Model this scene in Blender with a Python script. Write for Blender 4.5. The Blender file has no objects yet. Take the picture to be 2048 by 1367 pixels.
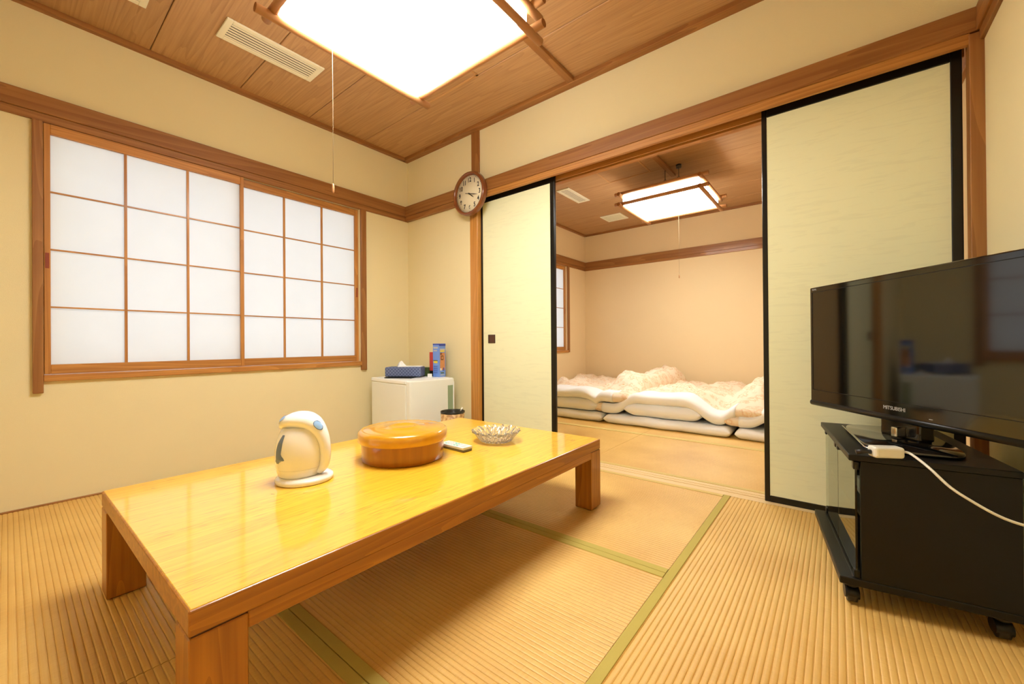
import bpy, bmesh, math, random
from mathutils import Vector, Matrix, noise
random.seed(7)
PI = math.pi

# ------------------------------------------------------------------ camera, world, exposure
FPX = 810.776; YAW = 38.7481; PITCH = 0.1881; ROLL = -0.4302
CAM = Vector((2.8983, -2.1555, 0.7426))
sc = bpy.context.scene
cam_d = bpy.data.cameras.new('camera'); cam = bpy.data.objects.new('camera', cam_d)
sc.collection.objects.link(cam); sc.camera = cam
y_, p_, r_ = math.radians(YAW), math.radians(PITCH), math.radians(ROLL)
fwd = Vector((-math.sin(y_)*math.cos(p_), math.cos(y_)*math.cos(p_), math.sin(p_)))
rgt = Vector((math.cos(y_), math.sin(y_), 0)); up = rgt.cross(fwd)
R2 = rgt*math.cos(r_) + up*math.sin(r_); U2 = -rgt*math.sin(r_) + up*math.cos(r_)
m = Matrix((R2, U2, -fwd)).transposed().to_4x4(); m.translation = CAM
cam.matrix_world = m
cam_d.sensor_width = 36.0; cam_d.lens = FPX/2048*36; cam_d.clip_start = 0.02; cam_d.clip_end = 60

world = bpy.data.worlds.new('sky'); sc.world = world; world.use_nodes = True
wb = world.node_tree.nodes['Background']
wb.inputs[0].default_value = (0.93, 0.97, 1.0, 1); wb.inputs[1].default_value = 1.62
LAMP = 30.5            # radiance of the main lamp's diffuser
LAMP2 = 24.5
LAMPC = (1.0, 0.985, 0.93)
sc.view_settings.view_transform = 'Standard'; sc.view_settings.look = 'None'
sc.view_settings.exposure = 0.0; sc.view_settings.gamma = 1.0
sc.view_settings.use_curve_mapping = False

# ------------------------------------------------------------------ materials
def S(r, g, b):
    f = lambda c: ((c/255+0.055)/1.055)**2.4 if c/255 > 0.04045 else c/255/12.92
    return (f(r), f(g), f(b), 1)
def newmat(name):
    mt = bpy.data.materials.new(name); mt.use_nodes = True
    return mt, mt.node_tree.nodes, mt.node_tree.links, mt.node_tree.nodes['Principled BSDF']
def plain(name, col, rough=0.5, metal=0.0, coat=0.0, bump=0.0, bscale=200, spec=0.5, var=0.04, vscale=6):
    mt, n, l, b = newmat(name)
    b.inputs['Roughness'].default_value = rough; b.inputs['Metallic'].default_value = metal
    b.inputs['Coat Weight'].default_value = coat; b.inputs['Coat Roughness'].default_value = 0.08
    b.inputs['Specular IOR Level'].default_value = spec
    tc = n.new('ShaderNodeTexCoord'); nz = n.new('ShaderNodeTexNoise'); nz.inputs['Scale'].default_value = vscale
    nz.inputs['Detail'].default_value = 4
    l.new(tc.outputs['Object'], nz.inputs['Vector'])
    mx = n.new('ShaderNodeMix'); mx.data_type = 'RGBA'
    mx.inputs[6].default_value = tuple(c*(1-var) for c in col[:3])+(1,)
    mx.inputs[7].default_value = tuple(min(1, c*(1+var)) for c in col[:3])+(1,)
    l.new(nz.outputs[0], mx.inputs[0]); l.new(mx.outputs[2], b.inputs['Base Color'])
    if bump:
        nb = n.new('ShaderNodeTexNoise'); nb.inputs['Scale'].default_value = bscale; nb.inputs['Detail'].default_value = 3
        l.new(tc.outputs['Object'], nb.inputs['Vector'])
        bp = n.new('ShaderNodeBump'); bp.inputs['Strength'].default_value = bump; bp.inputs['Distance'].default_value = 0.002
        l.new(nb.outputs[0], bp.inputs['Height']); l.new(bp.outputs[0], b.inputs['Normal'])
    return mt
def wood(name, c1, c2, axis='x', rough=0.45, coat=0.0, fine=90.0, rings=7.0, ringamt=0.5, stretch=0.06, coat_r=0.1, bump=0.15):
    """grain runs along axis; fine fibres plus stretched growth rings"""
    mt, n, l, b = newmat(name)
    b.inputs['Roughness'].default_value = rough; b.inputs['Coat Weight'].default_value = coat
    b.inputs['Coat Roughness'].default_value = coat_r
    tc = n.new('ShaderNodeTexCoord'); oi = n.new('ShaderNodeObjectInfo')
    sc1 = n.new('ShaderNodeVectorMath'); sc1.operation = 'SCALE'; sc1.inputs['Scale'].default_value = 13.7
    cmb = n.new('ShaderNodeCombineXYZ')
    for i in range(3): l.new(oi.outputs['Random'], cmb.inputs[i])
    l.new(cmb.outputs[0], sc1.inputs[0])
    ad = n.new('ShaderNodeVectorMath'); ad.operation = 'ADD'
    l.new(tc.outputs['Object'], ad.inputs[0]); l.new(sc1.outputs[0], ad.inputs[1])
    k = 'xyz'.index(axis)
    def mapped(s, st):
        mp = n.new('ShaderNodeMapping'); v = [s, s, s]; v[k] = s*st
        mp.inputs['Scale'].default_value = v; l.new(ad.outputs[0], mp.inputs['Vector']); return mp.outputs[0]
    fb = n.new('ShaderNodeTexNoise'); fb.inputs['Scale'].default_value = 1; fb.inputs['Detail'].default_value = 5
    l.new(mapped(fine, 0.03), fb.inputs['Vector'])
    big = n.new('ShaderNodeTexNoise'); big.inputs['Scale'].default_value = 1; big.inputs['Detail'].default_value = 1.5
    l.new(mapped(rings, stretch), big.inputs['Vector'])
    mul = n.new('ShaderNodeMath'); mul.operation = 'MULTIPLY'; mul.inputs[1].default_value = 16
    l.new(big.outputs[0], mul.inputs[0])
    fr = n.new('ShaderNodeMath'); fr.operation = 'FRACT'; l.new(mul.outputs[0], fr.inputs[0])
    pw = n.new('ShaderNodeMath'); pw.operation = 'POWER'; pw.inputs[1].default_value = 2.2; l.new(fr.outputs[0], pw.inputs[0])
    m1 = n.new('ShaderNodeMath'); m1.operation = 'MULTIPLY'; m1.inputs[1].default_value = ringamt; l.new(pw.outputs[0], m1.inputs[0])
    m2 = n.new('ShaderNodeMath'); m2.operation = 'MULTIPLY_ADD'; m2.inputs[1].default_value = 1.0-ringamt*0.6
    l.new(fb.outputs[0], m2.inputs[0]); l.new(m1.outputs[0], m2.inputs[2])
    rp = n.new('ShaderNodeValToRGB'); rp.color_ramp.elements[0].position = 0.3; rp.color_ramp.elements[1].position = 0.95
    rp.color_ramp.elements[0].color = c1; rp.color_ramp.elements[1].color = c2
    l.new(m2.outputs[0], rp.inputs[0])
    hv = n.new('ShaderNodeHueSaturation'); vr = n.new('ShaderNodeMapRange')
    vr.inputs[3].default_value = 0.93; vr.inputs[4].default_value = 1.06
    l.new(oi.outputs['Random'], vr.inputs[0]); l.new(vr.outputs[0], hv.inputs['Value'])
    l.new(rp.outputs[0], hv.inputs['Color']); l.new(hv.outputs[0], b.inputs['Base Color'])
    bp = n.new('ShaderNodeBump'); bp.inputs['Strength'].default_value = bump; bp.inputs['Distance'].default_value = 0.001
    l.new(fb.outputs[0], bp.inputs['Height']); l.new(bp.outputs[0], b.inputs['Normal'])
    return mt
def emit(name, col, s):
    mt, n, l, b = newmat(name); n.remove(b)
    e = n.new('ShaderNodeEmission'); e.inputs[0].default_value = tuple(col)+(1,); e.inputs[1].default_value = s
    l.new(e.outputs[0], n['Material Output'].inputs[0]); return mt

M = {}
M['wall'] = plain('wall_plaster', S(239, 226, 182), 0.9, bump=0.5, bscale=700, var=0.02, vscale=3, spec=0.2)
M['wall2'] = plain('wall_plaster_warm', S(240, 216, 172), 0.9, bump=0.5, bscale=700, var=0.02, vscale=3, spec=0.2)
TR = (S(144, 92, 42), S(178, 124, 66))
for a in 'xyz':
    M['trim_'+a] = wood('trim_wood_'+a, TR[0], TR[1], a, 0.5, 0.15, fine=70, rings=5, ringamt=0.35)
    M['frame_'+a] = wood('shoji_wood_'+a, S(172, 112, 48), S(216, 156, 80), a, 0.5, 0.15, fine=80, rings=8, ringamt=0.3)
    M['table_'+a] = wood('table_side_wood_'+a, S(158, 94, 16), S(198, 130, 32), a, 0.4, 0.4, fine=80, rings=9, ringamt=0.3)
M['post'] = wood('post_wood', S(188, 126, 52), S(220, 160, 80), 'z', 0.5, 0.2, fine=60, rings=7, ringamt=0.3)
M['ceil'] = wood('ceiling_cedar', S(196, 154, 108), S(164, 122, 80), 'x', 0.55, 0.0, fine=110, rings=8, ringamt=0.27, stretch=0.055, bump=0.1)
M['ceilstrip'] = wood('ceiling_strip_wood', S(206, 158, 104), S(182, 128, 74), 'x', 0.5, 0.1)
M['sill'] = wood('threshold_wood', S(236, 210, 158), S(220, 186, 128), 'x', 0.35, 0.3, fine=50, rings=8, ringamt=0.08)
M['top'] = wood('table_top_lacquered_oak', S(244, 196, 56), S(222, 162, 28), 'y', 0.32, 0.75, fine=110, rings=7, ringamt=0.28, stretch=0.05, coat_r=0.075, bump=0.12)
def pores(mt):
    n, l = mt.node_tree.nodes, mt.node_tree.links; b = n['Principled BSDF']
    src = b.inputs['Base Color'].links[0].from_socket
    tc = n.new('ShaderNodeTexCoord'); mp = n.new('ShaderNodeMapping'); mp.inputs['Scale'].default_value = (260, 16, 10)
    l.new(tc.outputs['Object'], mp.inputs['Vector'])
    nz = n.new('ShaderNodeTexNoise'); nz.inputs['Scale'].default_value = 1; nz.inputs['Detail'].default_value = 1; l.new(mp.outputs[0], nz.inputs['Vector'])
    n2 = n.new('ShaderNodeTexNoise'); n2.inputs['Scale'].default_value = 5; l.new(tc.outputs['Object'], n2.inputs['Vector'])
    ad = n.new('ShaderNodeMath'); ad.operation = 'MULTIPLY_ADD'; ad.inputs[1].default_value = 0.35; l.new(n2.outputs[0], ad.inputs[0]); l.new(nz.outputs[0], ad.inputs[2])
    mr = n.new('ShaderNodeMapRange'); mr.inputs[1].default_value = 0.78; mr.inputs[2].default_value = 0.88; mr.inputs[4].default_value = 0.6; l.new(ad.outputs[0], mr.inputs[0])
    mx = n.new('ShaderNodeMix'); mx.data_type = 'RGBA'; mx.inputs[7].default_value = S(176, 116, 20); l.new(mr.outputs[0], mx.inputs[0]); l.new(src, mx.inputs[6])
    l.new(mx.outputs[2], b.inputs['Base Color'])
pores(M['top'])
M['tatami'] = None
def tatami(name, axis):
    mt, n, l, b = newmat(name); b.inputs['Roughness'].default_value = 0.42; b.inputs['Specular IOR Level'].default_value = 0.5
    tc = n.new('ShaderNodeTexCoord')
    k = 0 if axis == 'x' else 1
    mp = n.new('ShaderNodeMapping'); v = [900, 900, 10]; v[k] = 60; mp.inputs['Scale'].default_value = v
    # rush stems run across the ridges
    v2 = [60, 60, 10]; v2[1-k] = 20; v2[k] = 800
    mp.inputs['Scale'].default_value = v2
    l.new(tc.outputs['Object'], mp.inputs['Vector'])
    nz = n.new('ShaderNodeTexNoise'); nz.inputs['Scale'].default_value = 1; nz.inputs['Detail'].default_value = 3
    l.new(mp.outputs[0], nz.inputs['Vector'])
    nb = n.new('ShaderNodeTexNoise'); nb.inputs['Scale'].default_value = 2.2; nb.inputs['Detail'].default_value = 3
    l.new(tc.outputs['Object'], nb.inputs['Vector'])
    mix = n.new('ShaderNodeMath'); mix.operation = 'MULTIPLY_ADD'; mix.inputs[1].default_value = 0.6
    l.new(nz.outputs[0], mix.inputs[0]); l.new(nb.outputs[0], mix.inputs[2])
    rp = n.new('ShaderNodeValToRGB'); rp.color_ramp.elements[0].position = 0.45; rp.color_ramp.elements[1].position = 1.15
    rp.color_ramp.elements[0].color = S(206, 158, 78); rp.color_ramp.elements[1].color = S(234, 194, 112)
    l.new(mix.outputs[0], rp.inputs[0]); l.new(rp.outputs[0], b.inputs['Base Color'])
    bp = n.new('ShaderNodeBump'); bp.inputs['Strength'].default_value = 0.3; bp.inputs['Distance'].default_value = 0.001
    l.new(nz.outputs[0], bp.inputs['Height']); l.new(bp.outputs[0], b.inputs['Normal'])
    return mt
M['tat_x'] = tatami('tatami_rush_lengthwise', 'x'); M['tat_y'] = tatami('tatami_rush_crosswise', 'y')
M['heri'] = plain('tatami_border_cloth', S(196, 178, 92), 0.7, bump=0.4, bscale=900, var=0.03, spec=0.2)
M['heri_pale'] = plain('pale_tatami_border_cloth', S(222, 196, 124), 0.7, bump=0.4, bscale=900, var=0.03, spec=0.2)
M['seam'] = plain('floor_board', S(120, 84, 44), 0.8)
def paperwave(name, col, amt):
    mt, n, l, b = newmat(name); b.inputs['Roughness'].default_value = 0.6; b.inputs['Specular IOR Level'].default_value = 0.25
    tc = n.new('ShaderNodeTexCoord'); mp = n.new('ShaderNodeMapping'); mp.inputs['Scale'].default_value = (7, 1, 60)
    l.new(tc.outputs['Object'], mp.inputs['Vector'])
    nz = n.new('ShaderNodeTexNoise'); nz.inputs['Scale'].default_value = 1; nz.inputs['Detail'].default_value = 2; nz.inputs['Distortion'].default_value = 1.2
    l.new(mp.outputs[0], nz.inputs['Vector'])
    rp = n.new('ShaderNodeValToRGB'); rp.color_ramp.elements[0].position = 0.36; rp.color_ramp.elements[1].position = 0.46
    rp.color_ramp.elements[0].color = tuple(c*(1-amt) for c in col[:3])+(1,); rp.color_ramp.elements[1].color = col
    l.new(nz.outputs[0], rp.inputs[0]); l.new(rp.outputs[0], b.inputs['Base Color'])
    return mt
M['fpaper'] = paperwave('sliding_door_paper', S(238, 240, 202), 0.04)
M['lacquer'] = plain('black_lacquer', S(16, 15, 10), 0.3, coat=0.25, var=0.1, spec=0.3)
def shoji():
    mt, n, l, b = newmat('shoji_paper'); n.remove(b)
    d = n.new('ShaderNodeBsdfDiffuse'); d.inputs[0].default_value = (0.86, 0.87, 0.88, 1)
    t = n.new('ShaderNodeBsdfTranslucent')
    tc = n.new('ShaderNodeTexCoord'); nz = n.new('ShaderNodeTexNoise'); nz.inputs['Scale'].default_value = 9; nz.inputs['Detail'].default_value = 6
    l.new(tc.outputs['Object'], nz.inputs['Vector'])
    mx = n.new('ShaderNodeMix'); mx.data_type = 'RGBA'; mx.inputs[6].default_value = (0.86, 0.88, 0.90, 1); mx.inputs[7].default_value = (0.93, 0.94, 0.95, 1)
    l.new(nz.outputs[0], mx.inputs[0]); l.new(mx.outputs[2], t.inputs[0])
    s = n.new('ShaderNodeMixShader'); s.inputs[0].default_value = 0.62
    l.new(d.outputs[0], s.inputs[1]); l.new(t.outputs[0], s.inputs[2]); l.new(s.outputs[0], n['Material Output'].inputs[0])
    return mt
M['shoji'] = shoji()
M['plasticw'] = plain('white_plastic', S(236, 234, 222), 0.28, coat=0.3, var=0.01)
M['kettle'] = plain('glossy_cream_plastic', S(250, 247, 240), 0.15, coat=0.7, var=0.01)
M['ventw'] = plain('ivory_painted_grille', S(246, 240, 214), 0.4, var=0.02)
M['ventd'] = plain('dark_grille_gap', S(60, 54, 40), 0.8)
M['fridge'] = plain('fridge_enamel', S(243, 248, 243), 0.3, coat=0.3, var=0.01)
M['fridget'] = plain('fridge_top_plastic', S(250, 253, 250), 0.35, var=0.01)
M['greenp'] = plain('grey_green_plastic', S(150, 172, 140), 0.5)
M['black'] = plain('black_satin', S(16, 16, 13), 0.35, var=0.1, spec=0.35)
M['blackm'] = plain('black_melamine', S(15, 14, 9), 0.4, bump=0.1, bscale=300, var=0.08, spec=0.3)
M['blackg'] = plain('black_gloss', S(10, 10, 9), 0.07, coat=0.6)
M['screen'] = plain('dark_screen_glass', S(10, 9, 7), 0.06, spec=0.9)
M['rubber'] = plain('black_rubber', S(20, 20, 20), 0.35)
M['chrome'] = plain('chrome', S(225, 225, 225), 0.12, 1.0)
M['metal'] = plain('dark_metal', S(90, 88, 84), 0.35, 0.9)
M['white'] = plain('white_print', S(240, 240, 236), 0.5, var=0.0)
M['grey'] = plain('pale_grey_print', S(190, 190, 186), 0.5)
M['ink'] = plain('black_ink', S(30, 26, 20), 0.6)
M['bronze'] = plain('brown_metal_pull', S(84, 60, 40), 0.4, 0.5)
M['redwood'] = plain('red_brown_pull', S(140, 58, 30), 0.5)
M['clockrim'] = plain('brown_clock_rim', S(128, 70, 34), 0.22, coat=0.6, var=0.12, vscale=25)
M['dial'] = plain('cream_dial', S(240, 234, 204), 0.5, var=0.01)
M['ohitsu'] = wood('lacquered_box_wood', S(168, 100, 12), S(138, 76, 6), 'z', 0.3, 0.8, fine=45, rings=5, ringamt=0.1, coat_r=0.06)
M['ohitsul'] = wood('lacquered_lid_wood', S(222, 160, 16), S(206, 140, 10), 'x', 0.3, 0.9, fine=30, rings=4, ringamt=0.06, coat_r=0.05)
M['blue1'] = plain('blue_tint_plastic', S(150, 190, 235), 0.3)
M['blue2'] = plain('deep_blue_print', S(50, 70, 170), 0.4)
M['slate'] = plain('slate_blue_window', S(104, 122, 152), 0.2, coat=0.5)
M['green'] = plain('dark_green_card', S(74, 92, 44), 0.6)
M['red'] = plain('red_card', S(196, 62, 56), 0.5)
M['yellow'] = plain('yellow_print', S(226, 206, 70), 0.5)
M['skin'] = plain('tan_print', S(214, 150, 96), 0.5, var=0.15, vscale=80)
M['brown'] = plain('brown_print', S(84, 50, 30), 0.5)
M['teal'] = plain('teal_keys', S(90, 180, 160), 0.5)
M['remote'] = plain('pale_remote_plastic', S(226, 226, 216), 0.35)
M['remoted'] = plain('grey_remote_underside', S(120, 112, 96), 0.5)
M['liner'] = plain('black_bin_liner', S(40, 40, 36), 0.25, bump=0.6, bscale=60)
M['rodwood'] = plain('lamp_rod_wood', S(186, 132, 84), 0.45, coat=0.2, var=0.06)
M['rodend'] = plain('lamp_rod_end_grain', S(150, 96, 50), 0.6)
M['cotton'] = plain('white_cotton', S(246, 245, 242), 0.85, bump=0.3, bscale=120, var=0.015, spec=0.15)
M['tissue'] = plain('tissue_paper', S(250, 250, 248), 0.9, spec=0.1)
M['lamp'] = emit('lamp_diffuser_glow', LAMPC, LAMP); M['lamp_b'] = emit('lamp_diffuser_glow_far_room', LAMPC, LAMP2)
M['cord'] = plain('pale_cord', S(150, 126, 92), 0.6)
def floral():
    mt, n, l, b = newmat('floral_duvet_cotton'); b.inputs['Roughness'].default_value = 0.85; b.inputs['Specular IOR Level'].default_value = 0.15
    tc = n.new('ShaderNodeTexCoord'); vo = n.new('ShaderNodeTexVoronoi'); vo.inputs['Scale'].default_value = 13
    nz = n.new('ShaderNodeTexNoise'); nz.inputs['Scale'].default_value = 22; nz.inputs['Detail'].default_value = 4; nz.inputs['Distortion'].default_value = 1.5
    l.new(tc.outputs['Object'], vo.inputs['Vector']); l.new(tc.outputs['Object'], nz.inputs['Vector'])
    ad = n.new('ShaderNodeMath'); ad.operation = 'MULTIPLY_ADD'; ad.inputs[1].default_value = 0.9
    l.new(vo.outputs['Distance'], ad.inputs[0]); l.new(nz.outputs[0], ad.inputs[2])
    rp = n.new('ShaderNodeValToRGB'); e = rp.color_ramp.elements
    e[0].position = 0.42; e[0].color = S(176, 122, 80); e[1].position = 1.0; e[1].color = S(244, 226, 200)
    x = e.new(0.53); x.color = S(236, 200, 156); x = e.new(0.7); x.color = S(246, 232, 208); x = e.new(0.82); x.color = S(232, 196, 156)
    l.new(ad.outputs[0], rp.inputs[0]); l.new(rp.outputs[0], b.inputs['Base Color']); return mt
M['floral'] = floral()
M['beige'] = plain('beige_duvet_cotton', S(236, 198, 150), 0.85, var=0.06, vscale=20, spec=0.15)
def denim():
    mt, n, l, b = newmat('navy_woven_cover'); b.inputs['Roughness'].default_value = 0.75
    tc = n.new('ShaderNodeTexCoord'); mp = n.new('ShaderNodeMapping'); mp.inputs['Scale'].default_value = (80, 80, 80)
    l.new(tc.outputs['Object'], mp.inputs['Vector'])
    br = n.new('ShaderNodeTexChecker'); br.inputs['Scale'].default_value = 1.0
    br.inputs[1].default_value = S(80, 92, 130); br.inputs[2].default_value = S(112, 126, 164)
    l.new(mp.outputs[0], br.inputs['Vector']); l.new(br.outputs[0], b.inputs['Base Color']); return mt
M['denim'] = denim()
def kraft():
    mt, n, l, b = newmat('brown_rattan_print'); b.inputs['Roughness'].default_value = 0.5
    tc = n.new('ShaderNodeTexCoord'); nz = n.new('ShaderNodeTexNoise'); nz.inputs['Scale'].default_value = 40; nz.inputs['Detail'].default_value = 3
    l.new(tc.outputs['Object'], nz.inputs['Vector'])
    rp = n.new('ShaderNodeValToRGB'); rp.color_ramp.elements[0].position = 0.4; rp.color_ramp.elements[1].position = 0.6
    rp.color_ramp.elements[0].color = S(176, 126, 66); rp.color_ramp.elements[1].color = S(226, 190, 130)
    l.new(nz.outputs[0], rp.inputs[0]); l.new(rp.outputs[0], b.inputs['Base Color']); return mt
M['kraft'] = kraft()
def glass(name, col, rough=0.0, ior=1.5):
    mt, n, l, b = newmat(name); b.inputs['Transmission Weight'].default_value = 1; b.inputs['Base Color'].default_value = col
    b.inputs['Roughness'].default_value = rough; b.inputs['IOR'].default_value = ior; return mt
M['crystal'] = glass('cut_glass', (1, 1, 1, 1), 0.0, 1.55); M['crystal'].node_tree.nodes['Principled BSDF'].inputs['Transmission Weight'].default_value = 0.90
M['doorglass'] = glass('smoked_door_glass', S(170, 190, 180), 0.0, 1.5)
M['clockglass'] = M['dial']

# ------------------------------------------------------------------ mesh helpers
COL = sc.collection
class MB:
    def __init__(s): s.bm = bmesh.new(); s.smooth_faces = []
    def box(s, x0, x1, y0, y1, z0, z1, bev=0.0, seg=2):
        r = bmesh.ops.create_cube(s.bm, size=1.0)
        for v in r['verts']:
            v.co = Vector((x0+(v.co.x+0.5)*(x1-x0), y0+(v.co.y+0.5)*(y1-y0), z0+(v.co.z+0.5)*(z1-z0)))
        if bev > 0:
            ed = {e for v in r['verts'] for e in v.link_edges}
            bmesh.ops.bevel(s.bm, geom=list(ed), offset=bev, segments=seg, affect='EDGES', profile=0.5)
        return s
    def ring_surface(s, rings, close_u=True, cap=True, smooth=True):
        """rings: list of lists of points (same length)"""
        vs = [[s.bm.verts.new(p) for p in r] for r in rings]
        n = len(vs[0])
        for a, b in zip(vs[:-1], vs[1:]):
            for i in range(n if close_u else n-1):
                j = (i+1) % n
                f = s.bm.faces.new((a[i], a[j], b[j], b[i])); f.smooth = smooth
        if cap:
            for r, rev in ((vs[0], True), (vs[-1], False)):
                try: s.bm.faces.new(list(reversed(r)) if rev else r)
                except ValueError: pass
        return s
    def lathe(s, prof, seg=48, cx=0, cy=0, rad=None, smooth=True, cap=True):
        rings = []
        for (r, z) in prof:
            rg = []
            for i in range(seg):
                a = 2*PI*i/seg; k = r*(rad(a, z) if rad else 1)
                rg.append((cx+k*math.cos(a), cy+k*math.sin(a), z))
            rings.append(rg)
        return s.ring_surface(rings, smooth=smooth, cap=cap)
    def tube(s, pts, r, seg=10, smooth=True, ry=None, upv=Vector((0, 0, 1))):
        pts = [Vector(p) for p in pts]; n = len(pts); rings = []
        rr = r if isinstance(r, (list, tuple)) else [r]*n
        r2 = ry if ry is not None else rr
        if not isinstance(r2, (list, tuple)): r2 = [r2]*n
        for i, p in enumerate(pts):
            t = (pts[min(i+1, n-1)]-pts[max(i-1, 0)]).normalized()
            u = upv if abs(t.dot(upv)) < 0.95 else Vector((0, 1, 0)) if abs(t.y) < 0.9 else Vector((1, 0, 0))
            a = t.cross(u).normalized(); b = a.cross(t).normalized()
            rings.append([p+a*math.cos(2*PI*k/seg)*rr[i]+b*math.sin(2*PI*k/seg)*r2[i] for k in range(seg)])
        return s.ring_surface(rings, smooth=smooth)
    def obj(s, name, mat, parent=None, loc=None, rotz=0.0):
        bmesh.ops.recalc_face_normals(s.bm, faces=s.bm.faces)
        me = bpy.data.meshes.new(name); s.bm.to_mesh(me); s.bm.free()
        me.materials.append(M[mat] if isinstance(mat, str) else mat)
        o = bpy.data.objects.new(name, me); COL.objects.link(o)
        if parent: o.parent = parent
        if loc is not None: o.location = loc
        o.rotation_euler = (0, 0, rotz)
        return o
def box(name, mat, x0, x1, y0, y1, z0, z1, parent=None, bev=0.0):
    return MB().box(x0, x1, y0, y1, z0, z1, bev).obj(name, mat, parent)
def struct(o): o['kind'] = 'structure'; return o
def tag(o, label, cat, group=None):
    o['label'] = label; o['category'] = cat
    if group: o['group'] = group
    return o
def thing(name, label, cat, loc=(0, 0, 0), rotz=0.0, group=None):
    o = bpy.data.objects.new(name, None); COL.objects.link(o); o.empty_display_size = 0.1
    o.location = loc; o.rotation_euler = (0, 0, rotz)
    return tag(o, label, cat, group)
def text_obj(name, txt, size, mat, parent, loc, rot, depth=0.0004, sx=1.0, bold=0.0):
    c = bpy.data.curves.new(name, 'FONT'); c.body = txt; c.size = size; c.align_x = 'CENTER'; c.align_y = 'CENTER'; c.extrude = depth; c.offset = bold
    t = bpy.data.objects.new('t', c); COL.objects.link(t)
    bpy.context.view_layer.update()
    me = bpy.data.meshes.new_from_object(t); bpy.data.objects.remove(t)
    me.name = name; me.materials.clear(); me.materials.append(M[mat])
    me.transform(Matrix.Diagonal((sx, 1, 1, 1)))
    o = bpy.data.objects.new(name, me); COL.objects.link(o); o.parent = parent; o.location = loc; o.rotation_euler = rot
    return o

# ------------------------------------------------------------------ dimensions
W = 3.31; YB = -2.78; D = 3.21; ZC = 2.34; ZC2 = 2.33
XW = -0.012; YF = 0.032            # wall faces
ZN0, ZN1 = 1.838, 1.9235           # picture-rail board
ZK = 1.800                         # underside of the lintel
WT = 0.12

# ------------------------------------------------------------------ floor: sub floor + tatami mats
fl = struct(box('floor', 'seam', -0.2, W+0.2, YB-0.1, D+0.1, -0.10, -0.045))
def mat_piece(x0, x1, y0, y1, along, borders):
    """tatami mat, ridges run along 'along'; borders: which long edges carry cloth"""
    g = 0.0012; x0 += g; x1 -= g; y0 += g; y1 -= g
    mb = MB(); bm = mb.bm
    a0, a1, b0, b1 = (x0, x1, y0, y1) if along == 'x' else (y0, y1, x0, x1)
    n = max(4, int(round((b1-b0)/0.0148))); st = (b1-b0)/n
    P = lambda a, b, z: (a, b, z) if along == 'x' else (b, a, z)
    prof = [(b0, -0.044)]
    for i in range(n):
        for k, h in ((0.0, 0.0), (0.07, 0.0014), (0.22, 0.0023), (0.5, 0.0026), (0.78, 0.0023), (0.93, 0.0014)):
            prof.append((b0+(i+k)*st, -0.0026+h))
    prof += [(b1, -0.0026), (b1, -0.044)]
    lo = [bm.verts.new(P(a0, b, z)) for b, z in prof]; hi = [bm.verts.new(P(a1, b, z)) for b, z in prof]
    for i in range(len(prof)-1):
        f = bm.faces.new((lo[i], lo[i+1], hi[i+1], hi[i]))
    bm.faces.new(lo); bm.faces.new(list(reversed(hi)))
    o = mb.obj('tatami_mat', 'tat_'+along, fl)
    for s in borders:
        c0, c1 = (b0, b0+0.027) if s < 0 else (b1-0.027, b1)
        mb = MB()
        if along == 'x': mb.box(a0, a1, c0, c1, -0.002, 0.0022, 0.0006, 1)
        else: mb.box(c0, c1, a0, a1, -0.002, 0.0022, 0.0006, 1)
        h = mb.obj('border', 'heri_pale' if (c0 > -0.02 and along == 'x') else 'heri', o)
    return o
xa, xb = 0.80, 2.4635
y1m, y2m, y3m = -0.833, -1.662, YB+0.28
mat_piece(xa, xb, y1m, 0.022, 'x', (-1, 1))
mat_piece(xa, xb, y2m, y1m, 'x', (-1, 1))
mat_piece(xb, W, -1.70, 0.022, 'y', (-1,))
mat_piece(0, xa, y2m, 0.022, 'y', (-1, 1))
mat_piece(0, 1.66, y3m, y2m, 'x', (-1, 1))
mat_piece(1.66, xb, y3m, y2m, 'x', (-1, 1))
mat_piece(xb, W, YB, -1.70, 'y', (-1,))
mat_piece(0, xb, YB, y3m, 'x', (1,))
for (a, b) in ((0, 1.657), (1.657, W)):
    mat_piece(a, b, 0.150, 1.067, 'x', (-1, 1))
    mat_piece(a, b, 1.067, 1.94, 'x', (-1, 1))
    mat_piece(a, b, 1.94, D, 'x', (-1, 1))

# threshold with two door tracks
mb = MB()
for (a, b, z) in ((0.0235, 0.058, 0.0), (0.058, 0.083, -0.003), (0.083, 0.092, 0.0), (0.092, 0.117, -0.003), (0.117, 0.149, 0.0)):
    mb.box(0.80, W-0.03, a, b, -0.045, z)
struct(mb.obj('trim_1', 'sill'))['label'] = 'pale wooden threshold with two grooves between the rooms'

# ------------------------------------------------------------------ ceiling planks
ce = struct(box('ceiling', 'ceil', -0.2, W+0.2, YB-0.1, 0.07, ZC+0.012, ZC+0.06))
yy = [0.03-0.4245*i for i in range(8)]
for a, b in zip(yy[1:], yy[:-1]):
    if a < YB: a = YB
    if b <= YB: break
    MB().box(0, W, a+0.002, b-0.002, ZC, ZC+0.013, 0.0025, 1).obj('plank', 'ceil', ce)
ce2 = struct(box('ceiling_far_room', 'ceil', -0.2, W+0.2, 0.07, D+0.1, ZC2+0.012, ZC2+0.06))
yk = [0.07, 0.33, 0.755, 1.18, 1.605, 2.03, 2.455, 2.88, D]
for a, b in zip(yk[:-1], yk[1:]):
    MB().box(0, W, a+0.002, b-0.002, ZC2, ZC2+0.013, 0.0025, 1).obj('plank', 'ceil', ce2)

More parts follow.
